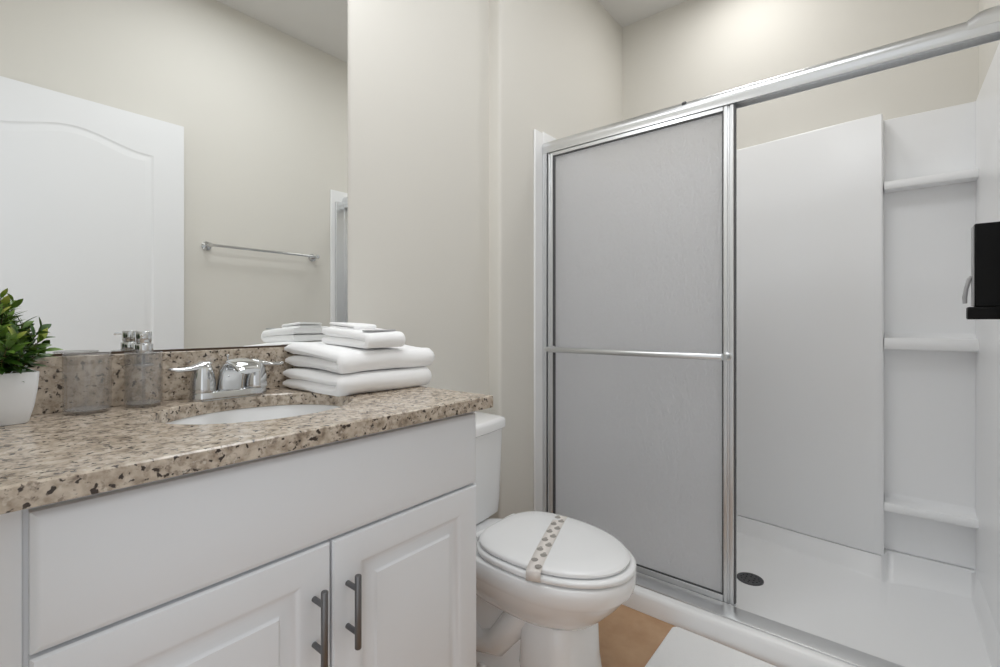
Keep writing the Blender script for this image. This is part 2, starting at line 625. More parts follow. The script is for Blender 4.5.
# faucet
FX, FY = 0.463, -0.072
fa = thing('faucet', 'chrome two-handle centerset faucet with a broad arched spout behind the sink', 'faucet', (FX, FY, ZC))
mb = MB()
rings = []
for z, g in ((0.0003, 0.0), (0.012, 0.0), (0.018, 0.002), (0.021, 0.007)):
    rng = []
    for k in range(48):
        a = 2 * math.pi * k / 48
        hx = 0.055 if math.cos(a) >= 0 else -0.058
        rng.append((FX + hx + (0.027 - g) * math.cos(a), FY + (0.027 - g) * math.sin(a), ZC + z))
    rings.append(rng)
mb.loft(rings)
obj('base', mb, 'chrome', fa)
mb = MB()
path, wid, hei = [], [], []
spine = [(0.000, 0.008, 0.031, 0.028), (-0.002, 0.028, 0.030, 0.027), (-0.007, 0.048, 0.029, 0.025), (-0.018, 0.066, 0.029, 0.020), (-0.036, 0.079, 0.029, 0.015),
         (-0.058, 0.084, 0.029, 0.011), (-0.080, 0.081, 0.028, 0.009), (-0.096, 0.074, 0.027, 0.008), (-0.104, 0.068, 0.024, 0.007)]
rings = []
for i, (dy, dz, wv, hv) in enumerate(spine):
    a = spine[max(i - 1, 0)]
    c = spine[min(i + 1, len(spine) - 1)]
    d = Vector((0, c[0] - a[0], c[1] - a[1])).normalized()
    u = Vector((1, 0, 0)).cross(d).normalized()
    rng = []
    for k in range(28):
        an = 2 * math.pi * k / 28
        cs, sn = math.cos(an), math.sin(an)
        px = math.copysign(abs(cs) ** 0.8, cs) * wv
        pu = math.copysign(abs(sn) ** 0.8, sn) * hv * (1.0 if sn < 0 else 0.75)
        rng.append(Vector((FX, FY + dy, ZC + dz)) + Vector((1, 0, 0)) * px + u * pu)
    rings.append(rng)
mb.loft(rings)
mb.cyl((FX, FY - 0.088, ZC + 0.062), (FX, FY - 0.088, ZC + 0.074), 0.011, n=20)
obj('spout', mb, 'chrome', fa, smooth=50)
mb = MB()
mb.cyl((FX, FY + 0.016, ZC + 0.050), (FX, FY + 0.016, ZC + 0.094), 0.0022, n=10)
mb.lathe([(0.0022, 0.0), (0.0034, 0.002), (0.0034, 0.005), (0.002, 0.007)], (FX, FY + 0.016), 14, z0=ZC + 0.093)
obj('lift_rod', mb, 'chrome', fa)
for s in (-1, 1):
    hx = FX + s * 0.058
    mb = MB()
    mb.lathe([(0.0262, 0.018), (0.0260, 0.030), (0.0248, 0.046), (0.0222, 0.062), (0.0190, 0.073), (0.0150, 0.081), (0.009, 0.086), (0.002, 0.088)], (hx, FY), 28, z0=ZC)
    lv = [(hx + s * t, FY - 0.002, ZC + 0.080 - 0.004 * (t / 0.07) - 0.006 * math.sin(math.pi * t / 0.075)) for t in (-0.014, -0.002, 0.012, 0.026, 0.038, 0.052, 0.063, 0.067)]
    mb.tube(lv, [0.008, 0.015, 0.0155, 0.013, 0.011, 0.0105, 0.009, 0.005], 16, flat=0.5)
    obj('lever_handle', mb, 'chrome', fa, smooth=50)

# ---------------------------------------------------------------- mirror
mi = thing('mirror', 'large frameless wall mirror standing on the granite backsplash', 'mirror', (0.40, 0.0, 1.0015))
obj('glass', MB().box(-0.036, 0.821, -0.006, -0.0006, 1.0060, 2.068), 'mirror_silver', mi, smooth=0)
o = obj('bottom_channel', MB().box(-0.036, 0.821, -0.0085, -0.0006, 1.0012, 1.0058), 'channel_brown', mi, smooth=0)
o['label'] = 'thin dark brown bottom edge'


# ---------------------------------------------------------------- towels
def folded(x0, x1, yf, yb, z0, th, seed, wob=0.003, lean=0.0, puff=0.0, inner=0.0):
    """a towel folded over itself: the fold faces -y, the stacked edges show at the ends"""
    c = []
    half = th / 2
    nb = 10
    c.append((yb, half))
    for k in range(1, nb):
        c.append((yb + (yf + th - yb) * k / nb, half))
    for k in range(0, 9):
        a = -math.pi / 2 - math.pi * k / 8
        c.append((yf + th + th * 0.5 * 2 * 0.5 * math.cos(a) * 1.0, th + half * math.sin(a)))
    for k in range(1, nb + 1):
        c.append((yf + th + (yb + inner - yf - th) * k / nb, th + half))
    n = len(c)
    nrm = []
    for i in range(n):
        a, b_ = c[max(i - 1, 0)], c[min(i + 1, n - 1)]
        dx, dz = b_[0] - a[0], b_[1] - a[1]
        L = math.hypot(dx, dz)
        nrm.append((-dz / L, dx / L))
    mb = MB()
    rings = []
    S = 26
    for s in range(S + 1):
        t = s / S
        x = x0 + (x1 - x0) * t
        edge = min(t, 1 - t) * (x1 - x0)
        rr = half * 0.9
        f = 1.0 if edge >= rr else math.sqrt(max(0.0, 1 - (1 - edge / rr) ** 2)) * 0.65 + 0.35
        o_, i_ = [], []
        for k, ((y, z), (ny, nz_)) in enumerate(zip(c, nrm)):
            w_ = noise.noise(Vector((x * 9 + seed * 5.1, y * 9, z * 30 + seed))) * wob
            w2 = noise.noise(Vector((x * 4 - seed * 2.3, y * 5 + 3.3, seed * 1.7))) * wob
            hh = half * 0.97 * f
            if k in (0, n - 1):
                hh *= 0.7
            up_ = max(0.0, (y - yf) / (yb - yf))
            zz = z0 + z * (1 + puff * up_) + w2 * min(1.0, z / th) + lean * (y - yf)
            hh *= 1 + puff * up_
            o_.append((x + w2 * 1.5, y - ny * hh + w_, zz - nz_ * hh + (w_ if z > half else 0)))
            i_.append((x + w2 * 1.5, y + ny * hh + w_, zz + nz_ * hh + (w_ if z > half else 0)))
        rings.append([(px, py, max(pz, z0 + 0.0003 + max(0.0, lean * (py - yf)))) for px, py, pz in o_ + list(reversed(i_))])
    mb.loft(rings)
    return mb


tw = []
t1 = obj('bath_towel', folded(0.612, 0.905, -0.300, -0.030, ZC + 0.0002, 0.0255, 1.0, 0.005, 0.0, 0.12), 'towel_white', smooth=75)
tag(t1, 'folded white bath towel lying on the granite counter, lowest of the stack', 'towel', 'white towels folded on the counter')
t2 = obj('bath_towel', folded(0.618, 0.920, -0.292, -0.028, ZC + 0.0535, 0.0255, 2.4, 0.006, 0.026, 0.14), 'towel_white', smooth=75)
tag(t2, 'folded white bath towel in the middle of the stack, under the smaller cloths', 'towel', 'white towels folded on the counter')
t3 = obj('hand_towel', folded(0.690, 0.814, -0.296, -0.085, ZC + 0.1108, 0.0212, 3.7, 0.005, 0.030, 0.10), 'towel_white', smooth=75)
tag(t3, 'small folded white hand towel with rounded front fold, on the two bath towels', 'towel', 'white towels folded on the counter')
t4 = obj('washcloth', folded(0.712, 0.785, -0.205, -0.090, ZC + 0.1562, 0.0062, 5.2, 0.005, 0.035, 0.25), 'towel_white', smooth=75)
tag(t4, 'thin folded white washcloth at the very top of the towel stack', 'towel', 'white towels folded on the counter')
lb = MB()
tg = [(0.694, -0.268), (0.712, -0.279), (0.745, -0.279), (0.785, -0.272), (0.802, -0.262), (0.795, -0.252), (0.760, -0.246), (0.715, -0.248)]
lb.loft([[(x, y, ZC + 0.1535) for x, y in tg], [(x, y, ZC + 0.1580) for x, y in tg]])
o = obj('cloth_tag', lb, 'label_grey', t3, bevel=0.0008)
o['label'] = 'flat grey tag on top'

# ---------------------------------------------------------------- tumbler and soap dispenser
tu = thing('tumbler', 'clear ribbed acrylic tumbler on the counter beside the potted plant', 'cup', (0.2055, -0.0585, ZC))


def ribbed(c, z0, h, r, wall=0.0022, floor_=0.006, ribs=0, n=96, open_top=True):
    mb = MB()
    pts = [(r - 0.002, 0.0003), (r, 0.002), (r, h - 0.001), (r - wall * .5, h), (r - wall, h - 0.001), (r - wall, floor_), (r - wall - 0.004, floor_ - 0.001)]
    rings = []
    for i, (rr, z) in enumerate(pts):
        rng = []
        for k in range(n):
            a = 2 * math.pi * k / n
            q = rr
            if ribs and i in (1, 2):
                q = rr * (1 + 0.012 * math.cos(a * ribs))
            rng.append((c[0] + q * math.cos(a), c[1] + q * math.sin(a), z0 + z))
        rings.append(rng)
    mb.loft(rings)
    return mb


obj('cup', ribbed((0.2055, -0.0585), ZC, 0.114, 0.0365, ribs=24, n=192), 'clear_acrylic', tu, smooth=50)
obj('rim', MB().lathe([(0.0343, 0.1142), (0.0366, 0.1142), (0.0366, 0.1168), (0.0343, 0.1168), (0.0343, 0.1142)], (0.2055, -0.0585), 64, caps=False, z0=ZC), 'acrylic_rim_glint', tu, smooth=50)
obj('base', MB().lathe([(0.0335, 0.0063), (0.0335, 0.0085), (0.031, 0.0095)], (0.2055, -0.0585), 64, z0=ZC), 'acrylic_rim_glint', tu, smooth=50)
DC = (0.2965, -0.0600)
ds = thing('soap_dispenser', 'clear acrylic soap dispenser with a chrome pump beside the faucet', 'soap dispenser', (DC[0], DC[1], ZC))
mb = MB()
mb.lathe([(0.031, 0.0003), (0.033, 0.002), (0.033, 0.110), (0.031, 0.1125), (0.0155, 0.1125), (0.0155, 0.110), (0.0305, 0.110), (0.0308, 0.006), (0.028, 0.005)], DC, 64, z0=ZC)
obj('bottle', mb, 'clear_acrylic', ds, smooth=50)
mb = MB()
mb.lathe([(0.0155, 0.086), (0.0155, 0.1118), (0.0120, 0.1118), (0.0120, 0.086)], DC, 32, z0=ZC)
obj('bottle_neck', mb, 'clear_acrylic', ds, smooth=50)
obj('shoulder', MB().lathe([(0.0305, 0.1128), (0.0330, 0.1128), (0.0330, 0.1142), (0.0305, 0.1142), (0.0305, 0.1128)], DC, 64, caps=False, z0=ZC), 'acrylic_rim_glint', ds, smooth=50)
obj('base', MB().lathe([(0.0300, 0.0068), (0.0300, 0.0090), (0.027, 0.0098)], DC, 64, z0=ZC), 'acrylic_rim_glint', ds, smooth=50)
obj('collar', MB().lathe([(0.0165, 0.084), (0.0185, 0.086), (0.0185, 0.088), (0.0165, 0.090), (0.0157, 0.088), (0.0165, 0.084)], DC, 40, caps=False, z0=ZC), 'acrylic_rim_glint', ds, smooth=50)
obj('dip_tube', MB().cyl((*DC, ZC + 0.010), (*DC, ZC + 0.112), 0.003, n=12), 'clear_acrylic', ds)
mb = MB()
mb.lathe([(0.0158, 0.1127), (0.0165, 0.114), (0.0165, 0.131), (0.0158, 0.132), (0.0135, 0.1325), (0.0135, 0.137), (0.0142, 0.138), (0.0142, 0.1565), (0.0132, 0.158)], DC, 40, z0=ZC)
sd = Vector((-0.28, -0.96, 0)).normalized()
p0 = Vector((*DC, ZC + 0.1515))
mb.tube([p0 + sd * 0.006, p0 + sd * 0.028, p0 + sd * 0.050, p0 + sd * 0.055 + Vector((0, 0, -0.002))], [0.0058, 0.0050, 0.0042, 0.003], 14, flat=0.55)
o = obj('pump', mb, 'chrome', ds, smooth=45)
o['label'] = 'chrome pump head with a spout'

# ---------------------------------------------------------------- potted plant
PC = (0.078, -0.074)
pl = thing('potted_plant', 'bushy green leafy plant in a square tapered white pot', 'plant', (PC[0], PC[1], ZC))


def sq_ring(h, z, r=0.008, rot=0.06):
    pts = []
    for cx, cy, a0 in ((h - r, h - r, 0), (-h + r, h - r, 90), (-h + r, -h + r, 180), (h - r, -h + r, 270)):
        for k in range(6):
            a = math.radians(a0 + 90 * k / 5)
            pts.append((cx + r * math.cos(a), cy + r * math.sin(a)))
    c_, s_ = math.cos(rot), math.sin(rot)
    return [(PC[0] + x * c_ - y * s_, PC[1] + x * s_ + y * c_, ZC + z) for x, y in pts]


mb = MB()
mb.loft([sq_ring(0.037, 0.0004), sq_ring(0.0395, 0.004), sq_ring(0.0450, 0.03), sq_ring(0.0488, 0.06), sq_ring(0.0508, 0.0895), sq_ring(0.0503, 0.0905),
         sq_ring(0.0480, 0.0905), sq_ring(0.0475, 0.0895), sq_ring(0.0465, 0.074), sq_ring(0.0455, 0.066)])
obj('pot', mb, 'pot_white', pl, smooth=35)
obj('soil', MB().loft([sq_ring(0.0452, 0.0665), sq_ring(0.0455, 0.076), sq_ring(0.030, 0.079)]), 'soil', pl)
stm, lvs = MB(), MB()
tone_l = lvs.bm.verts.layers.float.new('leaf_tone')


def leaf(base_, d, up, L, W, tone, droop):
    side = d.cross(up).normalized()
    nn = side.cross(d).normalized()
    prof_ = [(0.0, 0.12), (0.18, 0.62), (0.40, 1.0), (0.62, 0.92), (0.82, 0.55), (1.0, 0.03)]
    rows = []
    for t, wf in prof_:
        c_ = base_ + d * (L * t) - Vector((0, 0, 1)) * (droop * L * t * t)
        r_ = []
        for sgn, lift in ((-1, 0.18), (0, 0.0), (1, 0.18)):
            q_ = c_ + side * (sgn * W * wf) + nn * (lift * W * wf)
            q_.y = min(q_.y, -0.0240 + 0.0008 * sgn)
            v = lvs.bm.verts.new(q_)
            v[tone_l] = max(0, min(1, tone + 0.22 * (t - 0.4)))
            r_.append(v)
        rows.append(r_)
    for a, c_ in zip(rows, rows[1:]):
        for i in range(2):
            lvs.face([a[i], a[i + 1], c_[i + 1], c_[i]])


rnd = random.Random(21)
top_c = Vector((PC[0] - 0.004, PC[1], ZC + 0.072))
for s_i in range(54):
    az = rnd.uniform(0, 2 * math.pi)
    tilt = rnd.uniform(0.05, 0.85) if s_i > 6 else rnd.uniform(0.0, 0.3)
    d = Vector((math.sin(tilt) * math.cos(az), math.sin(tilt) * math.sin(az), math.cos(tilt)))
    L = rnd.uniform(0.112, 0.165) * (1.0 - 0.54 * tilt)
    b0 = top_c + Vector((math.cos(az) * 0.020 * tilt, math.sin(az) * 0.020 * tilt, 0))
    stm.tube([b0, b0 + d * L * 0.5, b0 + d * L], [0.0016, 0.0013, 0.0008], 6)
    tone_s = rnd.uniform(0.18, 0.50)
    whorl = rnd.uniform(0, 6.28)
    nl = 14
    for k in range(nl):
        t = 0.32 + 0.68 * k / (nl - 1)
        a = whorl + k * 2.4
        px = d.orthogonal().normalized()
        py = d.cross(px)
        out_ = px * math.cos(a) + py * math.sin(a)
        spread = 1.05 - 0.75 * max(0, t - 0.4)
        ld = (d * (1 - spread * 0.55) + out_ * spread * 0.75).normalized()
        leaf(b0 + d * L * t, ld, d if abs(ld.dot(d)) < 0.95 else px, rnd.uniform(0.024, 0.036), rnd.uniform(0.0042, 0.0060), tone_s + 0.38 * max(0, t - 0.55) / 0.45 * rnd.uniform(0.3, 1.4), rnd.uniform(0.0, 0.35))
for v in stm.bm.verts:
    v.co.y = min(v.co.y, -0.0235)
obj('stems', stm, 'stem_brown', pl)
obj('foliage', lvs, 'leaf_green', pl, smooth=180)

# ---------------------------------------------------------------- towel bar on the front wall (seen in the mirror)
tb = thing('towel_bar', 'slim chrome towel bar on the wall opposite the mirror', 'towel bar', (1.27, YF, 1.475))
YB = -1.498
obj('bar', MB().cyl((0.963, YB, 1.475), (1.566, YB, 1.475), 0.0075, n=18), 'chrome', tb)
for x in (0.963, 1.566):
    mb = MB()
    mb.tube([(x, YF + 0.0006, 1.475), (x, YF + 0.006, 1.475), (x, YF + 0.010, 1.475), (x, YB - 0.010, 1.475), (x, YB + 0.002, 1.475), (x, YB + 0.010, 1.475)],
            [0.024, 0.024, 0.011, 0.010, 0.013, 0.010], 24)
    obj('bracket', mb, 'chrome', tb)

# ---------------------------------------------------------------- toilet
TX = 1.176
to = thing('toilet', 'white porcelain toilet with its lid closed between vanity and shower', 'toilet', (TX, -0.40, 0.0))


def egg(a, yf, ym, yb, z, nback=2.6, n=56, xo=0.0):
    pts = []
    for k in range(n):
        t = 2 * math.pi * k / n
        c_, s_ = math.cos(t), math.sin(t)
        if s_ <= 0:
            x = a * math.copysign(abs(c_) ** 0.97, c_)
            y = ym + (ym - yf) * s_
        else:
            x = a * math.copysign(abs(c_) ** (2 / nback), c_)
            y = ym + (yb - ym) * abs(s_) ** (2 / nback)
        pts.append((TX + xo + x, y, z))
    return pts


mb = MB()
def sq(a, yf, yb, z, ex=0.55, n=56):
    ym, hb = (yf + yb) / 2, (yb - yf) / 2
    return [(TX + a * math.copysign(abs(math.cos(2 * math.pi * k / n)) ** ex, math.cos(2 * math.pi * k / n)),
             ym + hb * math.copysign(abs(math.sin(2 * math.pi * k / n)) ** ex, math.sin(2 * math.pi * k / n)), z) for k in range(n)]


# bowl and rim
mb.loft([egg(0.070, -0.600, -0.45, -0.20, 0.200, 2.6), egg(0.110, -0.648, -0.46, -0.18, 0.230, 2.6), egg(0.128, -0.672, -0.47, -0.17, 0.250, 2.6),
         egg(0.144, -0.698, -0.49, -0.16, 0.276, 2.6), egg(0.160, -0.724, -0.50, -0.15, 0.304, 2.7), egg(0.169, -0.741, -0.505, -0.15, 0.326, 2.7), egg(0.1725, -0.747, -0.505, -0.15, 0.333, 2.7),
         egg(0.180, -0.758, -0.505, -0.14, 0.346, 2.8), egg(0.183, -0.763, -0.505, -0.14, 0.366, 2.8), egg(0.183, -0.763, -0.505, -0.14, 0.387, 2.8), egg(0.180, -0.759, -0.505, -0.142, 0.391, 2.8), egg(0.168, -0.742, -0.505, -0.150, 0.392, 2.8)])
for v in mb.bm.verts:      # the deck dips behind the hinges, where the tank stands
    if v.co.z > 0.33 and v.co.y > -0.32:
        v.co.z -= 0.026 * sstep((v.co.y + 0.32) / 0.09)
# front column of the pedestal, then the narrower rear body on its foot
mb.loft([sq(0.123, -0.652, -0.46, 0.0004), sq(0.121, -0.652, -0.458, 0.018), sq(0.116, -0.645, -0.462, 0.040), sq(0.115, -0.636, -0.450, 0.10), sq(0.112, -0.632, -0.455, 0.19), sq(0.098, -0.615, -0.47, 0.235)])
mb.loft([sq(0.112, -0.50, -0.15, 0.0004), sq(0.112, -0.50, -0.15, 0.016), sq(0.100, -0.50, -0.16, 0.032), sq(0.084, -0.50, -0.18, 0.060), sq(0.080, -0.50, -0.17, 0.25), sq(0.10, -0.50, -0.15, 0.33)])
# moulded trapway swelling on either side
for s in (-1, 1):
    mb.tube([(TX + s * 0.040, -0.54, 0.30), (TX + s * 0.062, -0.47, 0.24), (TX + s * 0.072, -0.42, 0.17), (TX + s * 0.074, -0.37, 0.105), (TX + s * 0.074, -0.31, 0.085), (TX + s * 0.072, -0.25, 0.12), (TX + s * 0.06, -0.21, 0.20), (TX + s * 0.05, -0.19, 0.30)],
            [0.040, 0.042, 0.042, 0.040, 0.038, 0.037, 0.036, 0.034], 24)
obj('bowl', mb, 'porcelain', to, smooth=60)
for s in (-1, 1):
    obj('bolt_cap', MB().lathe([(0.017, 0.0), (0.017, 0.008), (0.012, 0.017), (0.004, 0.020)], (TX + s * 0.098, -0.33), 18, z0=0.016), 'seat_plastic', to)


def rr_ring(hx, yb, yf, bow, z, r=0.028, n=8):
    """tank outline: flat back, bowed front, rounded corners"""
    pts = []
    for k in range(n + 1):
        a = math.radians(0 + 90 * k / n)
        pts.append((TX + hx - 0.012 + 0.012 * math.cos(a), yb - 0.012 + 0.012 * math.sin(a), z))
    for k in range(n + 1):
        a = math.radians(90 + 90 * k / n)
        pts.append((TX - hx + 0.012 + 0.012 * math.cos(a), yb - 0.012 + 0.012 * math.sin(a), z))
    for k in range(n + 1):
        a = math.radians(180 + 70 * k / n)
        pts.append((TX - hx + r + r * math.cos(a), yf + r + r * math.sin(a), z))
    m_ = 14
    xa = -hx + r + r * math.cos(math.radians(250))
    ya = yf + r + r * math.sin(math.radians(250))
    for k in range(1, m_):
        t = k / m_
        pts.append((TX + xa + (-2 * xa) * t, ya - bow * math.sin(math.pi * t), z))
    for k in range(n + 1):
        a = math.radians(290 + 70 * k / n)
        pts.append((TX + hx - r + r * math.cos(a), yf + r + r * math.sin(a), z))
    return pts


mb = MB()
mb.loft([rr_ring(0.166, -0.024, -0.168, 0.014, 0.3675), rr_ring(0.176, -0.022, -0.177, 0.016, 0.374), rr_ring(0.180, -0.020, -0.181, 0.018, 0.43), rr_ring(0.189, -0.016, -0.187, 0.020, 0.678)])
obj('tank', mb, 'porcelain', to, smooth=50)
mb = MB()
mb.loft([rr_ring(0.190, -0.014, -0.189, 0.021, 0.6785), rr_ring(0.196, -0.010, -0.196, 0.022, 0.684), rr_ring(0.197, -0.010, -0.197, 0.022, 0.708),
         rr_ring(0.193, -0.012, -0.193, 0.022, 0.717), rr_ring(0.182, -0.018, -0.182, 0.020, 0.721)])
obj('tank_lid', mb, 'porcelain', to, smooth=50)
mb = MB()
mb.cyl((TX - 0.13, -0.190, 0.63), (TX - 0.13, -0.206, 0.63), 0.013, n=20)
mb.tube([(TX - 0.13, -0.212, 0.63), (TX - 0.10, -0.216, 0.628), (TX - 0.065, -0.216, 0.622)], [0.007, 0.006, 0.008], 12, flat=0.7)
obj('flush_lever', mb, 'chrome', to)
SEAT_B = -0.309
mb = MB()
mb.loft([egg(0.164, -0.744, -0.500, SEAT_B - 0.004, 0.3950, 3.0), egg(0.1740, -0.756, -0.500, SEAT_B + 0.002, 0.3955, 3.0), egg(0.1800, -0.763, -0.500, SEAT_B + 0.004, 0.3985, 3.0), egg(0.1805, -0.764, -0.500, SEAT_B + 0.004, 0.4070, 3.0), egg(0.1785, -0.761, -0.500, SEAT_B + 0.002, 0.4105, 3.0), egg(0.168, -0.748, -0.500, SEAT_B, 0.4118, 3.0)])
obj('seat', mb, 'seat_plastic', to, smooth=60)
mb = MB()
mb.loft([egg(0.160, -0.732, -0.498, SEAT_B - 0.010, 0.4150, 3.0), egg(0.1685, -0.744, -0.498, SEAT_B, 0.4160, 3.0), egg(0.1705, -0.7465, -0.498, SEAT_B, 0.4230, 3.0),
         egg(0.1675, -0.742, -0.498, SEAT_B - 0.003, 0.4270, 3.0), egg(0.157, -0.733, -0.498, SEAT_B - 0.014, 0.4310, 3.0), egg(0.12, -0.66, -0.49, SEAT_B - 0.05, 0.4330, 3.0), egg(0.05, -0.56, -0.48, -0.40, 0.4338, 3.0)])
obj('lid', mb, 'seat_plastic', to, smooth=60)
for s in (-1, 1):
    obj('hinge', MB().tube([(TX + s * 0.055, SEAT_B + 0.012, 0.404), (TX + s * 0.100, SEAT_B + 0.012, 0.404)], 0.012, 16), 'seat_plastic', to)
# paper band across the lid
bd = thing('paper_band', 'off-white paper band with small grey motifs wrapped across the toilet lid', 'paper band', (TX, -0.52, 0.412))


def lid_z(x, y):
    dx = abs(x - TX)
    return 0.4342 - 0.0025 * (dx / 0.12) ** 2 if dx < 0.155 else 0.4300 - 0.20 * (dx - 0.155)


mb = MB()
A, B_ = Vector((1.330, -0.452)), Vector((1.000, -0.573))
hw = 0.0195
dd = (B_ - A).normalized()
nn = Vector((-dd.y, dd.x))
topr, botr = [], []
for k in range(33):
    t = k / 32
    p = A + (B_ - A) * t
    z = lid_z(p.x, p.y) + 0.0006
    topr.append([(p.x + nn.x * hw * s, p.y + nn.y * hw * s, z) for s in (-1, 0, 1)])
# ends fold down over the rim of lid and seat
endA = A - dd * 0.004
endB = B_ + dd * 0.004
topr = [[(endA.x + nn.x * hw * s, endA.y + nn.y * hw * s, 0.402) for s in (-1, 0, 1)], [(endA.x + nn.x * hw * s, endA.y + nn.y * hw * s, 0.422) for s in (-1, 0, 1)]] + topr + \
       [[(endB.x + nn.x * hw * s, endB.y + nn.y * hw * s, 0.424) for s in (-1, 0, 1)], [(endB.x + nn.x * hw * s, endB.y + nn.y * hw * s, 0.400) for s in (-1, 0, 1)]]
mb.loft(topr, caps=False, closed=False)
o = obj('strip', mb, 'band_paper', bd, smooth=60)
md = o.modifiers.new('paper', 'SOLIDIFY')
md.thickness = 0.0006
md.offset = 1
for k in range(12):
    t = 0.05 + 0.082 * k
    s = 0.45 if k % 2 else -0.45
    p = A + (B_ - A) * t + nn * hw * s
    z = lid_z(p.x, p.y) + 0.0014

    def P(u, v, dz=0.0):
        return (p.x + 1.25 * (dd.x * u + nn.x * v), p.y + 1.25 * (dd.y * u + nn.y * v), z + dz)
    mo = MB()
    # small scallop: a fan of ribs on a foot
    fan = [(0.0085 * math.cos(math.radians(a)), 0.0085 * math.sin(math.radians(a)) * 0.9) for a in range(-105, 106, 15)]
    poly = [(-0.006, -0.003)] + [(0.001 + u, v) for u, v in fan] + [(-0.006, 0.003)]
    mo.loft([[P(u, v) for u, v in poly], [P(u, v, 0.0003) for u, v in poly]])
    mo.loft([[P(u, v) for u, v in ((-0.0105, -0.002), (-0.0075, -0.004), (-0.0075, 0.004), (-0.0105, 0.002))], [P(u, v, 0.0003) for u, v in ((-0.0105, -0.002), (-0.0075, -0.004), (-0.0075, 0.004), (-0.0105, 0.002))]])
    obj('motif', mo, 'motif_grey' if k % 3 else 'motif_grey', bd, smooth=0)

# ---------------------------------------------------------------- bath mat
mt = MB()
rings = []
for z, g in ((0.0004, 0.004), (0.006, 0.0), (0.013, 0.003), (0.015, 0.009)):
    X0, X1, Y0, Y1, R = 1.16 + g, 1.660 - g, -1.50 + g, -0.703 - g, 0.02
    r_ = []
    for cx, cy, a0 in ((X1 - R, Y1 - R, 0), (X0 + R, Y1 - R, 90), (X0 + R, Y0 + R, 180), (X1 - R, Y0 + R, 270)):
        for k in range(5):
            a = math.radians(a0 + 22.5 * k)
            r_.append((cx + R * math.cos(a), cy + R * math.sin(a), z))
    rings.append(r_)
mt.loft(rings)
tag(obj('bath_mat', mt, 'mat_white', smooth=50), 'white bath mat on the brown floor along the shower curb', 'bath mat')

# ---------------------------------------------------------------- shower tray
def T_edge(Y):        # where the tray wall meets the wall panels
    if Y > -1.262:
        return 2.614 - 0.085 * sstep((-0.50 - Y) / 0.84)
    if Y > -1.285:
        return 2.529 + (2.606 - 2.529) * sstep((-1.262 - Y) / 0.023)
    return 2.606


def F_edge(Y):        # where the tray wall meets the tray floor
    pts = [(-0.06, 0.012), (-0.70, 0.014), (-0.97, 0.022), (-1.16, 0.030), (-1.250, 0.042), (-1.290, 0.115), (-1.36, 0.090), (-1.46, 0.068), (-1.56, 0.055)]
    for (a, xa), (c_, xc) in zip(pts, pts[1:]):
        if Y <= a and Y >= c_:
            return T_edge(Y) - (xa + (xc - xa) * ((a - Y) / (a - c_)))
    return T_edge(Y) - pts[-1][1]


tr = thing('shower_tray', 'low white shower tray with a raised curb and round drain', 'shower tray', (2.15, -0.80, 0.0))
mb = MB()
ys = sorted(set([-0.062, -1.552] + [-0.062 - 1.49 * k / 60 for k in range(61)] + [-1.262, -1.268, -1.274, -1.280, -1.285, -1.290] + [c_ + s_ * k * 0.0037 for c_, s_ in ((-0.062, -1), (-1.552, 1)) for k in range(1, 7)]), reverse=True)
rings = []
for Y in ys:
    T, Fx = T_edge(Y), F_edge(Y)
    e_ = sstep(1 - min(Y + 1.552, -0.062 - Y) / 0.022)          # the floor turns up at either end
    fz = lambda z: z + (0.0920 - z) * e_ if z < 0.0920 else z
    sec = [(1.674, 0.0005), (1.672, 0.056), (1.675, 0.066), (1.682, 0.0735), (1.692, 0.0770), (1.700, 0.0775), (1.775, 0.0790), (1.790, 0.072), (1.828, 0.050), (1.842, 0.030), (1.856, fz(0.013)), (1.880, fz(0.0085)),
           (2.13, fz(0.0065)), (Fx - 0.012, fz(0.0085)), (Fx - 0.003, fz(0.0105)), (Fx + 0.002, fz(0.016)), (T - 0.003, fz(0.084)), (T, 0.0925), (2.632, 0.0925), (2.632, 0.0005)]
    rings.append([(x, Y, z) for x, z in sec])
mb.loft(rings)
obj('basin', mb, 'tray_white', tr, smooth=50)
mb = MB()
DCX, DCY = 2.162, -0.843
mb.lathe([(0.050, 0.0), (0.050, 0.003), (0.046, 0.0045), (0.043, 0.0035), (0.010, 0.003)], (DCX, DCY), 40, z0=0.0064)
dn = obj('drain', mb, 'drain_metal', tr)
dn['label'] = 'dark round drain grate'
mb = MB()
for rr, nh in ((0.018, 6), (0.033, 12)):
    for k in range(nh):
        a = 2 * math.pi * k / nh
        mb.lathe([(0.0032, 0.0), (0.0032, 0.0006)], (DCX + rr * math.cos(a), DCY + rr * math.sin(a)), 10, z0=0.0098)
o = obj('drain_holes', mb, 'black_plastic', dn)

# ---------------------------------------------------------------- shower wall panels
su = thing('shower_surround', 'glossy white acrylic shower wall panels with three corner shelves', 'shower surround', (2.2, -0.8, 0.093))
ZT = 1.936
obj('back_panel', MB().box(2.618, 2.637, -1.553, -0.062, 0.0935, ZT), 'acrylic_white', su, bevel=0.004)
mb = MB()
rings = []
yy = [-0.071 - (1.262 - 0.071) * k / 40 for k in range(41)]
for Y in yy:
    X = T_edge(Y) - 0.004
    rings.append([(2.6178, Y, 0.0940), (2.6178, Y, ZT + 0.001), (X + 0.006, Y, ZT + 0.001), (X + 0.002, Y, ZT - 0.002), (X, Y, ZT - 0.008), (X, Y, 0.102), (X + 0.004, Y, 0.0955), (X + 0.008, Y, 0.0940)])
X = T_edge(-1.262) - 0.004
rings.append([(2.6178, -1.270, 0.0940), (2.6178, -1.268, ZT + 0.001), (X + 0.010, -1.265, ZT + 0.001), (X + 0.007, -1.265, ZT - 0.003), (X + 0.005, -1.266, ZT - 0.008), (X + 0.005, -1.270, 0.102), (X + 0.008, -1.270, 0.0955), (X + 0.010, -1.270, 0.0940)])
mb.loft(rings)
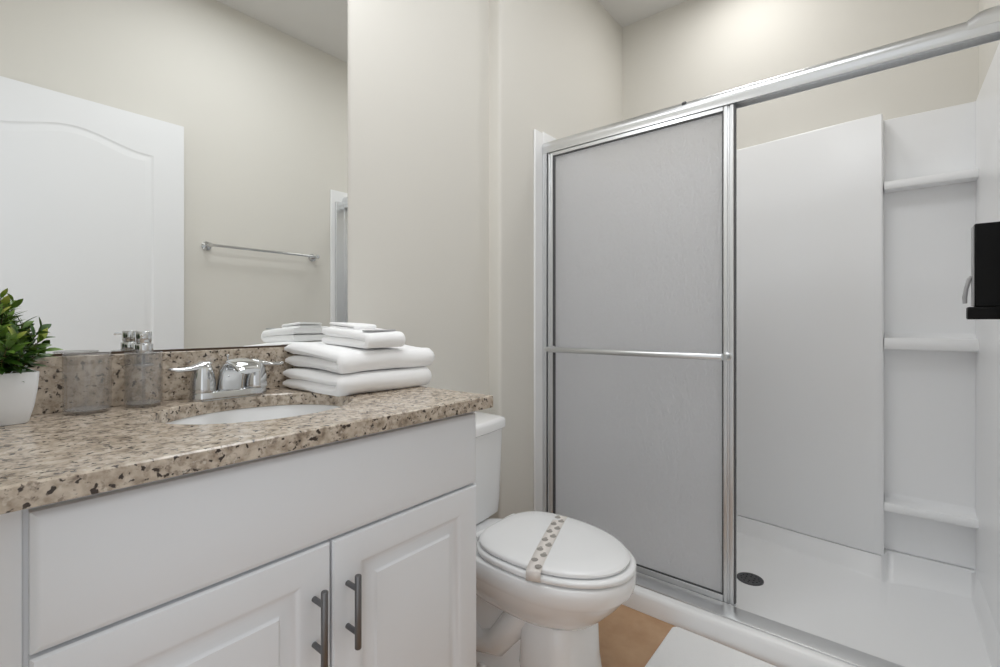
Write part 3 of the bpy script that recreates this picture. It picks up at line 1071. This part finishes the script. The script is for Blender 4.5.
obj('raised_panel', mb, 'acrylic_white', su, smooth=45)
obj('end_panel', MB().box(1.692, 2.6178, -1.559, -1.549, 0.0935, ZT), 'acrylic_white', su, bevel=0.003)
mb = MB()
mb.box(1.790, 2.6178, -0.0700, -0.0605, 0.0935, ZT - 0.001)
mb.box(1.722, 1.790, -0.0715, -0.0605, 0.0805, ZT - 0.010)
obj('side_panel', mb, 'acrylic_white', su, bevel=0.004)
for zt, zb, lip in ((1.650, 1.617, 0.0), (1.002, 0.955, 0.0), (0.318, 0.284, 0.0)):
    poly = [(2.6175, zb + 0.004), (2.536, zb), (2.530, zb + 0.001), (2.5275, zb + 0.004), (2.5285, zt - 0.005), (2.531, zt - 0.001), (2.537, zt), (2.575, zt - 0.002), (2.600, zt + 0.001), (2.612, zt + 0.008), (2.6175, zt + 0.020)]
    mb = MB().prism_y(poly, -1.5488, -1.2715)
    obj('shelf', mb, 'acrylic_white', su, smooth=45)

# ---------------------------------------------------------------- sliding shower door
sh = thing('shower_enclosure', 'chrome framed sliding shower door with two frosted glass panels', 'shower door', (1.79, -0.80, 0.079))
Y0, Y1 = -1.547, -0.0725
hd = [(1.778, 1.828), (1.778, 1.842), (1.7745, 1.850), (1.7745, 1.862), (1.780, 1.874), (1.790, 1.882), (1.803, 1.886), (1.815, 1.885), (1.828, 1.879), (1.836, 1.868), (1.838, 1.850), (1.838, 1.828),
      (1.834, 1.828), (1.834, 1.846), (1.782, 1.846), (1.782, 1.828)]
rail = obj('header_rail', MB().prism_y(hd, Y0, Y1), 'satin_chrome', sh, smooth=35)
def bulge(g):
    return [(x + (0.0012 if x > 1.8 else -0.0012), max(z, 1.8465) + (0.0012 if z > 1.85 else 0) + g * max(0.0, z - 1.848)) for x, z in hd[2:11]]


mb = MB()
mb.loft([[(x, y, z) for x, z in bulge(g)] for y, g in ((-1.5475, 0.50), (-1.490, 0.48), (-1.475, 0.44), (-1.464, 0.30), (-1.456, 0.12), (-1.448, 0.0))])
o = obj('rail_bracket', mb, 'satin_chrome', sh, smooth=50)
mb = MB()
mb.tube([(1.7815, -0.700, 1.8765), (1.7795, -0.700, 1.8785)], [0.009, 0.008], 16)
o = obj('rail_plug', mb, 'seal_dark', sh)
o['label'] = 'dark round plug on the rail'
tk = [(1.700, 0.0785), (1.7005, 0.0830), (1.703, 0.0840), (1.773, 0.0845), (1.776, 0.0845), (1.779, 0.080), (1.800, 0.068), (1.826, 0.055), (1.828, 0.0505), (1.79, 0.0730), (1.775, 0.0795)]
obj('bottom_track', MB().prism_y(tk, -1.548, -0.0725), 'satin_chrome', sh, smooth=30)


def jamb(ya, yb):
    mb = MB()
    mb.box(1.778, 1.836, min(ya, yb), max(ya, yb), 0.0848, 1.8275)
    return mb


mb = jamb(-0.0722, -0.0800)
mb.box(1.778, 1.7815, -0.0930, -0.0800, 0.0848, 1.8275)
mb.box(1.8335, 1.836, -0.0930, -0.0800, 0.0560, 1.8275)
obj('side_jamb', mb, 'satin_chrome', sh, bevel=0.001, smooth=30)
mb = jamb(-1.548, -1.540)
mb.box(1.722, 1.7778, -1.548, -1.530, 0.0848, 1.8600)
mb.box(1.778, 1.7815, -1.540, -1.527, 0.0848, 1.8275)
mb.box(1.8335, 1.836, -1.540, -1.527, 0.0560, 1.8275)
obj('side_jamb', mb, 'satin_chrome', sh, bevel=0.001, smooth=30)


def panel(xa, xb, ya, yb, z0, z1, seal):
    """frame of a sliding panel: two stiles, two rails; returns the frame with glass child"""
    xm = (xa + xb) / 2
    mb = MB()
    # stiles with a shallow groove along the face
    for s0, s1 in ((ya, ya - 0.026), (yb + 0.036, yb)):
        w_ = s0 - s1
        poly = [(xb, s0), (xb, s1), (xa + 0.003, s1), (xa, s1 + 0.003), (xa, s1 + w_ * 0.36), (xa + 0.0035, s1 + w_ * 0.42), (xa + 0.0035, s1 + w_ * 0.54), (xa, s1 + w_ * 0.60), (xa, s0 - 0.003), (xa + 0.003, s0)]
        mb.prism_z(poly, z0, z1)
    mb.box(xa, xb, yb + 0.0362, ya - 0.0262, z0, z0 + 0.020)
    mb.box(xa, xb, yb + 0.0362, ya - 0.0262, z1 - 0.015, z1)
    fr_ = obj('sliding_panel', mb, 'satin_chrome', sh, bevel=0.0008, smooth=30)
    g = obj('glass', MB().box(xm - 0.002, xm + 0.002, yb + 0.0365, ya - 0.0265, z0 + 0.0205, z1 - 0.0155), 'obscure_glass', fr_, smooth=0)
    g['label'] = 'frosted obscure glass'
    if seal:
        sm = MB()
        t_ = 0.006
        sm.box(xa + 0.004, xm - 0.0025, ya - 0.0395, ya - 0.0263, z0 + 0.0205, z1 - 0.0155)
        sm.box(xa + 0.004, xm - 0.0025, yb + 0.0363, yb + 0.0400, z0 + 0.0205, z1 - 0.0155)
        sm.box(xa + 0.004, xm - 0.0025, yb + 0.0402, ya - 0.0397, z0 + 0.0203, z0 + 0.0203 + t_)
        sm.box(xa + 0.004, xm - 0.0025, yb + 0.0402, ya - 0.0397, z1 - 0.0153 - t_, z1 - 0.0153)
        sm.box(xa + 0.002, xb - 0.001, yb - 0.0042, yb - 0.0002, z0 + 0.004, z1 - 0.004)
        so = obj('glazing_seal', sm, 'seal_dark', fr_, smooth=0)
        so['label'] = 'dark rubber seal'
    return fr_


p1 = panel(1.7835, 1.8010, -0.0955, -0.8690, 0.0850, 1.8265, True)
p2 = panel(1.8090, 1.8260, -0.0880, -0.8685, 0.0680, 1.8265, False)
mb = MB()
BX, BZ = 1.742, 0.9475
mb.tube([(BX, -0.118, BZ), (BX, -0.120, BZ), (BX, -0.840, BZ), (BX, -0.842, BZ)], [0.0115, 0.0125, 0.0125, 0.0115], 20)
for y in (-0.128, -0.850):
    mb.tube([(1.7833, y, BZ), (1.776, y, BZ), (1.774, y, BZ), (BX - 0.004, y + 0.004 if y < -0.5 else y, BZ)], [0.0145, 0.0145, 0.010, 0.011], 18)
obj('towel_bar', mb, 'satin_chrome', p1, smooth=45)

# ---------------------------------------------------------------- black wall dispenser in the shower
bx = thing('wall_dispenser', 'black box dispenser with grey lever on the shower end wall at right', 'dispenser', (1.98, -1.549, 1.076))
obj('case', MB().box(1.900, 1.932, -1.5485, -1.4735, 1.112, 1.349), 'black_plastic', bx, bevel=0.003)
obj('base_ledge', MB().box(1.896, 1.936, -1.5485, -1.4590, 1.076, 1.1118), 'black_plastic', bx, bevel=0.004)
o = obj('front_plate', MB().box(1.902, 1.930, -1.4733, -1.4690, 1.114, 1.342), 'grey_plastic', bx, bevel=0.001)
o['label'] = 'grey front plate'
mb = MB()
mb.tube([(1.916, -1.4692, 1.200), (1.916, -1.4640, 1.192), (1.916, -1.4575, 1.165), (1.916, -1.4545, 1.140), (1.916, -1.4550, 1.122)], [0.006, 0.008, 0.007, 0.008, 0.007], 14, flat=0.7)
o = obj('lever', mb, 'grey_plastic', bx)
o['label'] = 'grey push lever'
